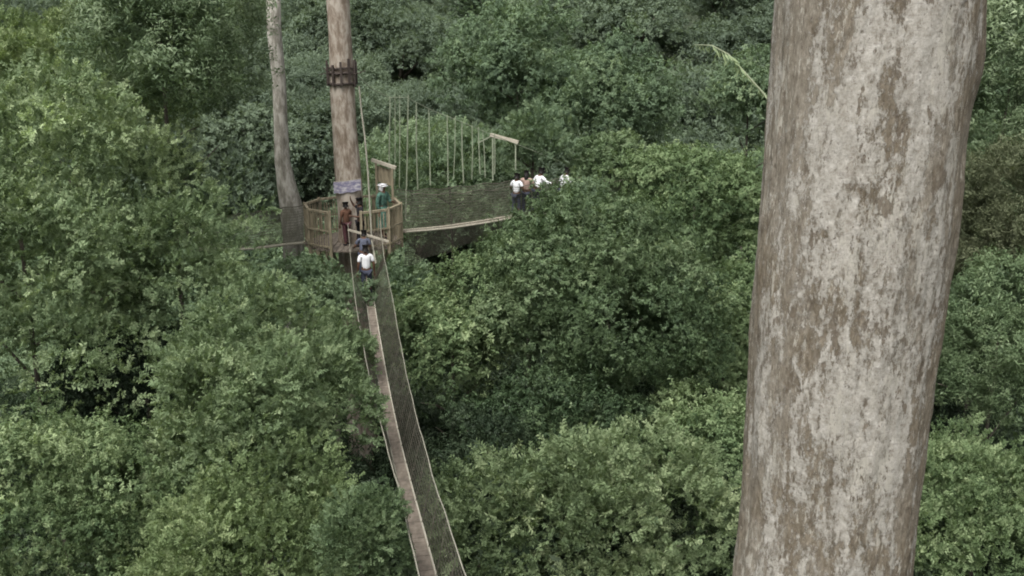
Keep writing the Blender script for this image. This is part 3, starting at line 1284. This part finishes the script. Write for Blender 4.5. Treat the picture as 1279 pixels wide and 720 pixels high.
lm('leaf_farther', (0.070, 0.109, 0.073), (0.156, 0.217, 0.138), (0.247, 0.320, 0.196), airy=.45, transl=0.36)
lm('leaf_painted_shade', (.018, .032, .017), (.042, .066, .036), (.080, .110, .064), rough=.5, spec=.2, transl=.2)  # darkened leaf colour, paints the shade of gaps between crowns
lm('leaf_brown', (0.064, 0.078, 0.040), (0.130, 0.148, 0.082), (0.210, 0.230, 0.138), airy=.05, transl=0.29)

# --- left bank
tree('leafy_tree', 'huge rounded pale green crown filling the left middle of the photo', 'tree', 32, 350, 22.5, 272, 222, 'fine', .36, M['leaf_pale'], 1, n=30, rd=4.2, small=.36, lump=.45, low=-.25, amp=1.2)
tree('leafy_tree', 'light green crown at the upper left corner behind the huge rounded crown', 'tree', 75, 120, 31, 165, 95, 'fine', .48, M['leaf_fresh'], 2, n=20)
tree('vine_draped_tree', 'dark bluish tree with hanging leaves left of the grey mottled trunk', 'tree', 203, 60, 27, 84, 150, 'droop', .40, M['leaf_blue'], 3, n=20, up=-.1, rd=2.6)
tree('leafy_tree', 'fine leaved medium green crown at bottom beside the long walkway', 'tree', 336, 535, 17, 104, 155, 'fine', .28, M['leaf_pale'], 4, n=24, rd=1.9, lump=.4)
tree('leafy_tree', 'lower fine leaved crown cut by the bottom edge left of the walkway', 'tree', 330, 690, 14.5, 150, 110, 'fine', .24, M['leaf_fresh'], 5, n=22, rd=1.6, lump=.4)
tree('broadleaf_tree', 'broad leaved tree with bright sprigs in the bottom left corner', 'tree', 70, 660, 15, 150, 135, 'broad', .26, M['leaf_mid'], 6, n=24, rd=1.8, lump=.45, amp=1.3)
tree('shrubby_tree', 'grey green dense bush top hugging the left edge of the walkway at bottom', 'tree', 456, 680, 11.6, 40, 76, 'fine', .17, M['leaf_dark'], 7, n=14, rd=.5)
tree('leafy_tree', 'leafy crown tip reaching under the feet of the white T-shirt walker', 'tree', 420, 456, 22, 33, 58, 'fine', .30, M['leaf_pale'], 8, n=14, rd=.9)
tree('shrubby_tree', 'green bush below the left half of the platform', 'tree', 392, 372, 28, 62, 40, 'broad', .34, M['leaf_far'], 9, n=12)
tree('broadleaf_tree', 'dark broad leaved crown in the hollow between the two left crowns', 'tree', 185, 500, 24, 110, 95, 'broad', .40, M['leaf_painted_shade'], 10, n=12, bias=-.22)  # leaf colour darkened further to imitate shade in the hollow
# --- middle
tree('broadleaf_tree', 'light green broad leaved tree just right of the long walkway below the platform', 'tree', 566, 432, 29.5, 68, 92, 'broad', .46, M['leaf_mid'], 11, n=16, amp=1.2)
tree('broadleaf_tree', 'big layered tree in the centre below the people on the right-hand walkway', 'tree', 755, 388, 28.5, 128, 124, 'broad', .44, M['leaf_dark'], 12, n=18, small=.5, up=.1, lump=.55, bias=-.06, low=-.9, trunk_r=.07)
tree('leafy_tree', 'pale green fine leaved crown at the bottom centre', 'tree', 742, 672, 20, 150, 122, 'fine', .40, M['leaf_lime'], 13, n=15, rd=2.4, lump=.7, small=.5)
tree('broadleaf_tree', 'dark bush right beside the walkway at bottom centre', 'tree', 600, 610, 23, 62, 92, 'broad', .36, M['leaf_painted_shade'], 14, n=14, bias=.02)
tree('broadleaf_tree', 'bright broad leaved bush left of the thick near trunk low down', 'tree', 880, 565, 25, 66, 62, 'broad', .44, M['leaf_mid'], 15, n=14, bias=.06)
tree('leafy_tree', 'rounded green crown left of the thick near trunk at mid height', 'tree', 868, 270, 36, 100, 82, 'broad', .60, M['leaf_mid'], 16, n=20, bias=-.06)
tree('leafy_tree', 'leafy treetop hiding the legs of the people on the right-hand walkway', 'tree', 714, 328, 31.5, 76, 44, 'broad', .42, M['leaf_mid'], 17, n=14, bias=.06)
tree('leafy_tree', 'loose treetop in front of the rightmost person on the right-hand walkway', 'tree', 732, 262, 34.5, 24, 30, 'broad', .44, M['leaf_far'], 29, n=9)
tree('broadleaf_tree', 'dark rounded bush right of the people on the right-hand walkway', 'tree', 763, 215, 40, 52, 42, 'broad', .52, M['leaf_dark'], 18, n=12)
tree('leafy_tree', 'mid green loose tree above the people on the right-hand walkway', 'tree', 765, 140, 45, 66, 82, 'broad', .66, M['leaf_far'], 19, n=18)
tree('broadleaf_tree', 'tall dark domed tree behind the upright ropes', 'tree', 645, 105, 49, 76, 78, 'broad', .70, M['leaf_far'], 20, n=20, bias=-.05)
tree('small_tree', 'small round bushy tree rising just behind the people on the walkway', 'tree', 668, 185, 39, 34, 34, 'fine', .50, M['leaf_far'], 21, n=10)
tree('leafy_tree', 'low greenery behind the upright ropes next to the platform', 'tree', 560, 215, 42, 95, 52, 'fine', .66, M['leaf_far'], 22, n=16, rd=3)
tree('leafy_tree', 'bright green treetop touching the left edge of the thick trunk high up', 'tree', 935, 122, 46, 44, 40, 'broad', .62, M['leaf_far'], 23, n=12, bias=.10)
tree('broadleaf_tree', 'dark tree low behind the thick near trunk on its left side', 'tree', 905, 430, 31, 62, 92, 'broad', .50, M['leaf_mid'], 24, n=16)
tree('broadleaf_tree', 'dark bush filling the shade between the big central tree and the bottom crown', 'tree', 700, 525, 26, 100, 50, 'broad', .42, M['leaf_dark'], 30, n=14, bias=-.34, trunk_r=.06)  # bias darkens the leaf colour to paint the gap's shade
# --- right of the near trunk
tree('vine_draped_tree', 'dark vine covered tree at the upper right edge', 'tree', 1262, 130, 38, 82, 150, 'droop', .60, M['leaf_blue'], 25, n=20, up=-.1)
tree('vine_draped_tree', 'brownish olive vine curtain at the right edge at mid height', 'tree', 1228, 300, 34, 58, 110, 'droop', .48, M['leaf_brown'], 26, n=16, up=-.2)
tree('vine_draped_tree', 'dark green vine covered tree at right edge below the brownish vines', 'tree', 1245, 450, 30, 90, 105, 'droop', .46, M['leaf_dark'], 27, n=18, up=-.1)
tree('leafy_tree', 'lighter green bush in the bottom right corner', 'tree', 1222, 650, 19, 112, 86, 'fine', .36, M['leaf_mid'], 28, n=22, rd=1.9)
# --- mottled trunk at left of the platform
def grey_tree():
    b = at(364, 345, 33.5)
    gz = ground_z(b.x, b.y) - .3
    root = empty('bare_tree', (b.x, b.y, gz), 'slender grey mottled trunk standing left of the platform behind the net', 'tree')
    px = [(341, -30, 8.5), (343, 40, 9), (349, 100, 8.5), (351, 150, 8.5), (353, 200, 9.5), (359, 235, 12), (365, 262, 14.5), (367, 300, 13), (368, 345, 13.5), (370, 420, 14)]
    pts, rad = [], []
    O = Vector(root.location)
    for x, y, h in reversed(px):
        p = at(x, y, 33.5)
        pts.append(p - O)
        rad.append(h * depth(p) / F)
    low = pts[0]
    pts = [Vector((low.x, low.y, 0)), Vector((low.x, low.y, low.z * .3))] + pts
    rad = [1.1, .62] + rad
    m = MB()
    m.tube(pts, rad, 18)
    m.build('trunk', M['grey_bark'], root, smooth=True)


grey_tree()


def palm_frond():
    root_p = at(985, 165, 28)
    pts = [at(x, y, 28) for x, y in ((985, 165), (955, 118), (932, 92), (910, 68), (890, 57), (868, 56))]
    root = empty('climbing_palm', (root_p.x, root_p.y, ground_z(root_p.x, root_p.y)), 'thin pale arching palm shoot with drooping leaflets left of the thick trunk', 'palm')
    O = Vector(root.location)
    m = MB()
    m.tube([Vector((root_p.x, 28, O.z)), root_p - Vector((0, 0, 3))] + pts, [.05, .04] + [.026, .024, .021, .018, .014, .006], 7)
    m.build('stem', M['pale_stem'], root, offset=O)
    pp = poly(pts[1:6], 26)
    m = MB()
    g = random.Random(4)
    for i, p in enumerate(pp):
        k = .35 + .9 * math.sin(math.pi * (i + 2) / 30)
        for s in (-1, 1):
            d = Vector((s * g.uniform(.08, .22), g.uniform(-.2, .2), -g.uniform(.16, .36))) * k
            wv = Vector((.026, .02, .014)) * k
            m.quad(p, p + d * .5 + wv, p + d, p + d * .5 - wv)
    o = m.build('leaflet_fringe', M['leaf_pale'], root, offset=O)
    a = o.data.attributes.new('tint', 'FLOAT', 'FACE')
    a.data.foreach_set('value', [.8] * len(o.data.polygons))


palm_frond()

# --- prototypes for the forest behind and the understorey
PROTO = []
for i, (kind, leaf, sd_, nn, sm) in enumerate((('coarse', .70, 101, 18, .42), ('broad', .75, 102, 22, .40), ('coarse', .62, 103, 14, .48), ('fine', .80, 104, 20, .40), ('droop', .75, 105, 20, .40))):
    lob = dome_lobes(3.4, 3.4, 3.0, nn, sd_, sm, .85)
    row = []
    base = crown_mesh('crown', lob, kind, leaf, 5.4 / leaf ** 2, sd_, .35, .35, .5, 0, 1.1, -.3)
    NLEAF[0] += len(base.polygons)
    for mm in ('leaf_far', 'leaf_farther', 'leaf_painted_shade'):
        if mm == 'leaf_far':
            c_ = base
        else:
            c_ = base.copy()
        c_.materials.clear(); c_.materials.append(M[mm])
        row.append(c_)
    PROTO.append(row)
TR = MB()
TR.tube([(0, 0, 0), (.1, 0, 3), (-.1, .1, 7), (.1, 0, 11)], [.42, .26, .2, .1], 8)
for k in range(4):
    a = k * 1.7
    TR.tube([(0, 0, 7.5 + k * .6), (math.cos(a) * 1.1, math.sin(a) * 1.1, 9 + k * .5), (math.cos(a) * 2, math.sin(a) * 2, 10.3 + k * .5)], [.12, .08, .03], 5)
trunk_proto = TR.build('trunk', M['dim_bark'], None, smooth=True)
TRUNK_ME = trunk_proto.data
bpy.data.objects.remove(trunk_proto)


def forest_tree(name, label, x, y, top, s, k, mat_i, rz, group, sz=1.0):
    gz = ground_z(x, y) - .3
    ctr = top - 2.9 * s * sz
    if ctr - gz < 1.2:
        ctr = gz + 1.2
    root = empty(name, (x, y, gz), label, 'tree', group, rz)
    o = bpy.data.objects.new('crown', PROTO[k][mat_i]); COL.objects.link(o); o.parent = root
    o.location = (0, 0, ctr - gz); o.scale = (s, s, s * sz)
    t = bpy.data.objects.new('trunk', TRUNK_ME); COL.objects.link(t); t.parent = root
    t.scale = (s, s, max(.2, (ctr - gz) / 10.2))
    return root


# only the trees that show in the photo's view are built
KEEP_F = [8, 11, 12, 14, 16, 19, 20, 22, 23, 24, 25, 26, 27, 28, 29, 31, 34, 35, 36, 37, 38, 39, 41, 44, 47, 48, 49, 50, 51, 52, 53, 54, 60, 61, 62, 63, 64, 65, 66, 67, 68, 76, 77, 78, 79, 80, 81, 82, 84, 88, 90, 91, 92, 93, 94, 95, 96, 104, 106, 107, 108, 109, 110, 111, 112, 119, 123, 124, 127, 136, 137, 138, 142, 154, 155, 171]
KEEP_U = [4, 9, 10, 11, 12, 13, 14, 15, 17, 21, 25, 26, 27, 28, 32, 34, 36, 37, 38, 39, 40, 41, 42, 45, 48, 50]
LABELS = {
    ('f', 92): 'broad hazy crown right of the tall trunk near the top edge, above the upright ropes',
    ('f', 95): 'hazy crown at the top edge left of the arching palm shoot',
    ('f', 63): 'hazy tree in the gap between the two bare trunks just above the platform',
    ('f', 49): 'hazy tree directly behind the foot of the grey mottled trunk',
    ('f', 96): 'hazy tree behind the top of the arching palm shoot',
    ('f', 62): 'hazy tree left of the grey mottled trunk, below the dark vine draped tree',
    ('f', 77): 'hazy tree between the two bare trunks level with the cable collar',
    ('u', 13): 'shaded lower tree seen through gaps of the pale bottom centre crown',
    ('f', 78): 'hazy tree behind the tops of the upright ropes',
    ('f', 107): 'hazy tree at the top edge between the two bare trunks',
    ('f', 81): 'hazy tree below the arching palm shoot left of the thick trunk',
    ('f', 91): 'hazy tree touching the right side of the grey mottled trunk near its top',
    ('f', 25): 'shaded tree below the right-hand walkway where it leaves the platform',
    ('u', 26): 'dark lower tree right of the long walkway net in the lower third of the photo',
    ('f', 38): 'green tree seen through the hanging lower net of the right-hand walkway',
    ('u', 45): 'dark lower tree beneath the light green broad leaved tree beside the walkway',
    ('f', 48): 'hazy tree peeping out between the vine draped tree and the huge left crown',
    ('f', 11): 'green tree below the huge left crown at the left edge',
    ('u', 34): 'dark lower tree close right of the long walkway at its middle',
    ('f', 109): 'hazy tree at the top edge just right of the tall dark domed tree',
    ('u', 11): 'shaded tree at the bottom edge under the lower fine leaved crown',
    ('f', 88): 'hazy tree in the extreme top left corner',
    ('u', 25): 'shaded tree left of the walkway just above the dense bush top',
    ('u', 10): 'shaded tree in the gaps of the bottom left corner tree',
    ('f', 112): 'hazy tree at the top edge touching the thick trunk',
    ('f', 67): 'hazy tree just above the rounded crown left of the thick trunk',
    ('f', 65): 'tree directly behind the group of people on the right-hand walkway',
    ('f', 51): 'green tree below the middle of the right-hand walkway',
    ('f', 79): 'hazy tree behind the shorter upright ropes near the wooden gateway',
    ('u', 32): 'shaded tree just above the broad leaved bottom left tree',
    ('f', 24): 'tree in the notch between the huge left crown and the crown beside the walkway',
    ('u', 27): 'shaded tree between the bottom centre crown and the bright broad leaved bush',
    ('u', 14): 'shaded tree at the bottom edge touching the left side of the thick trunk',
    ('u', 38): 'shaded tree touching the right side of the thick trunk above the bottom right bush',
    ('u', 50): 'shaded tree at the right edge between the dark vine tree and the bottom right bush',
    ('f', 68): 'hazy tree touching the thick trunk just below the bright treetop',
}
g = random.Random(77)
idx = 0
FT = []
# forest on the slope behind, row after row
y = 41.0
while y < 112:
    half = y * .56 + 6
    step = 5.6 + (y - 41) * .03
    x = -half + g.uniform(0, step)
    while x < half:
        xx, yy = x + g.uniform(-1.3, 1.3), y + g.uniform(-1.8, 1.8)
        gz = ground_z(xx, yy)
        hgt = g.uniform(9.5, 14.5)
        top = gz + hgt
        s = g.uniform(.85, 1.35)
        k = g.randrange(5)
        rz = g.uniform(0, 6.28)
        d = yy
        if yy < 50:
            top = min(top, 24.5 + g.uniform(-2.0, 1.0))
        FT.append((xx, yy, top, s, k, rz, g.uniform(.8, 1.15)))
        x += step * g.uniform(.8, 1.2)
    y += 5.2
for i, (xx, yy, top, s, k, rz, sz) in enumerate(FT):
    if i not in KEEP_F:
        continue
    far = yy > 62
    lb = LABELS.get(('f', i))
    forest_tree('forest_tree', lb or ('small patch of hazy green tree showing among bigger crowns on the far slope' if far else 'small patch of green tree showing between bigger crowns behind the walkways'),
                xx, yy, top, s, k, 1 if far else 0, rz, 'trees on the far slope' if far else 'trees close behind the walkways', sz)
# lower trees seen through the gaps between the near crowns
UT = []
y = 12.0
while y < 42:
    half = y * .56 + 3
    x = -half + g.uniform(0, 5)
    while x < half:
        xx, yy = x + g.uniform(-1, 1), y + g.uniform(-1.2, 1.2)
        top = CAMZ - yy * math.tan(R(31)) + g.uniform(1.5, 5.0) if yy < 24 else g.uniform(13.0, 18.0)
        top = min(top, 18.5)
        if abs(xx - b1x(yy)) < 3.5:
            top = min(top, 17.0)
        UT.append((xx, yy, max(5, top), g.uniform(.8, 1.15), g.randrange(5), g.uniform(0, 6.28)))
        x += 4.6 * g.uniform(.8, 1.2)
    y += 4.4
for i, (xx, yy, top, s, k, rz) in enumerate(UT):
    if i not in KEEP_U:
        continue
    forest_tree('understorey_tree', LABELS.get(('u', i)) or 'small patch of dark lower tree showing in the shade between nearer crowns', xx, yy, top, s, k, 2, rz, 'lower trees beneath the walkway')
print('LEAVES', NLEAF[0], 'FT', len(FT), 'UT', len(UT))
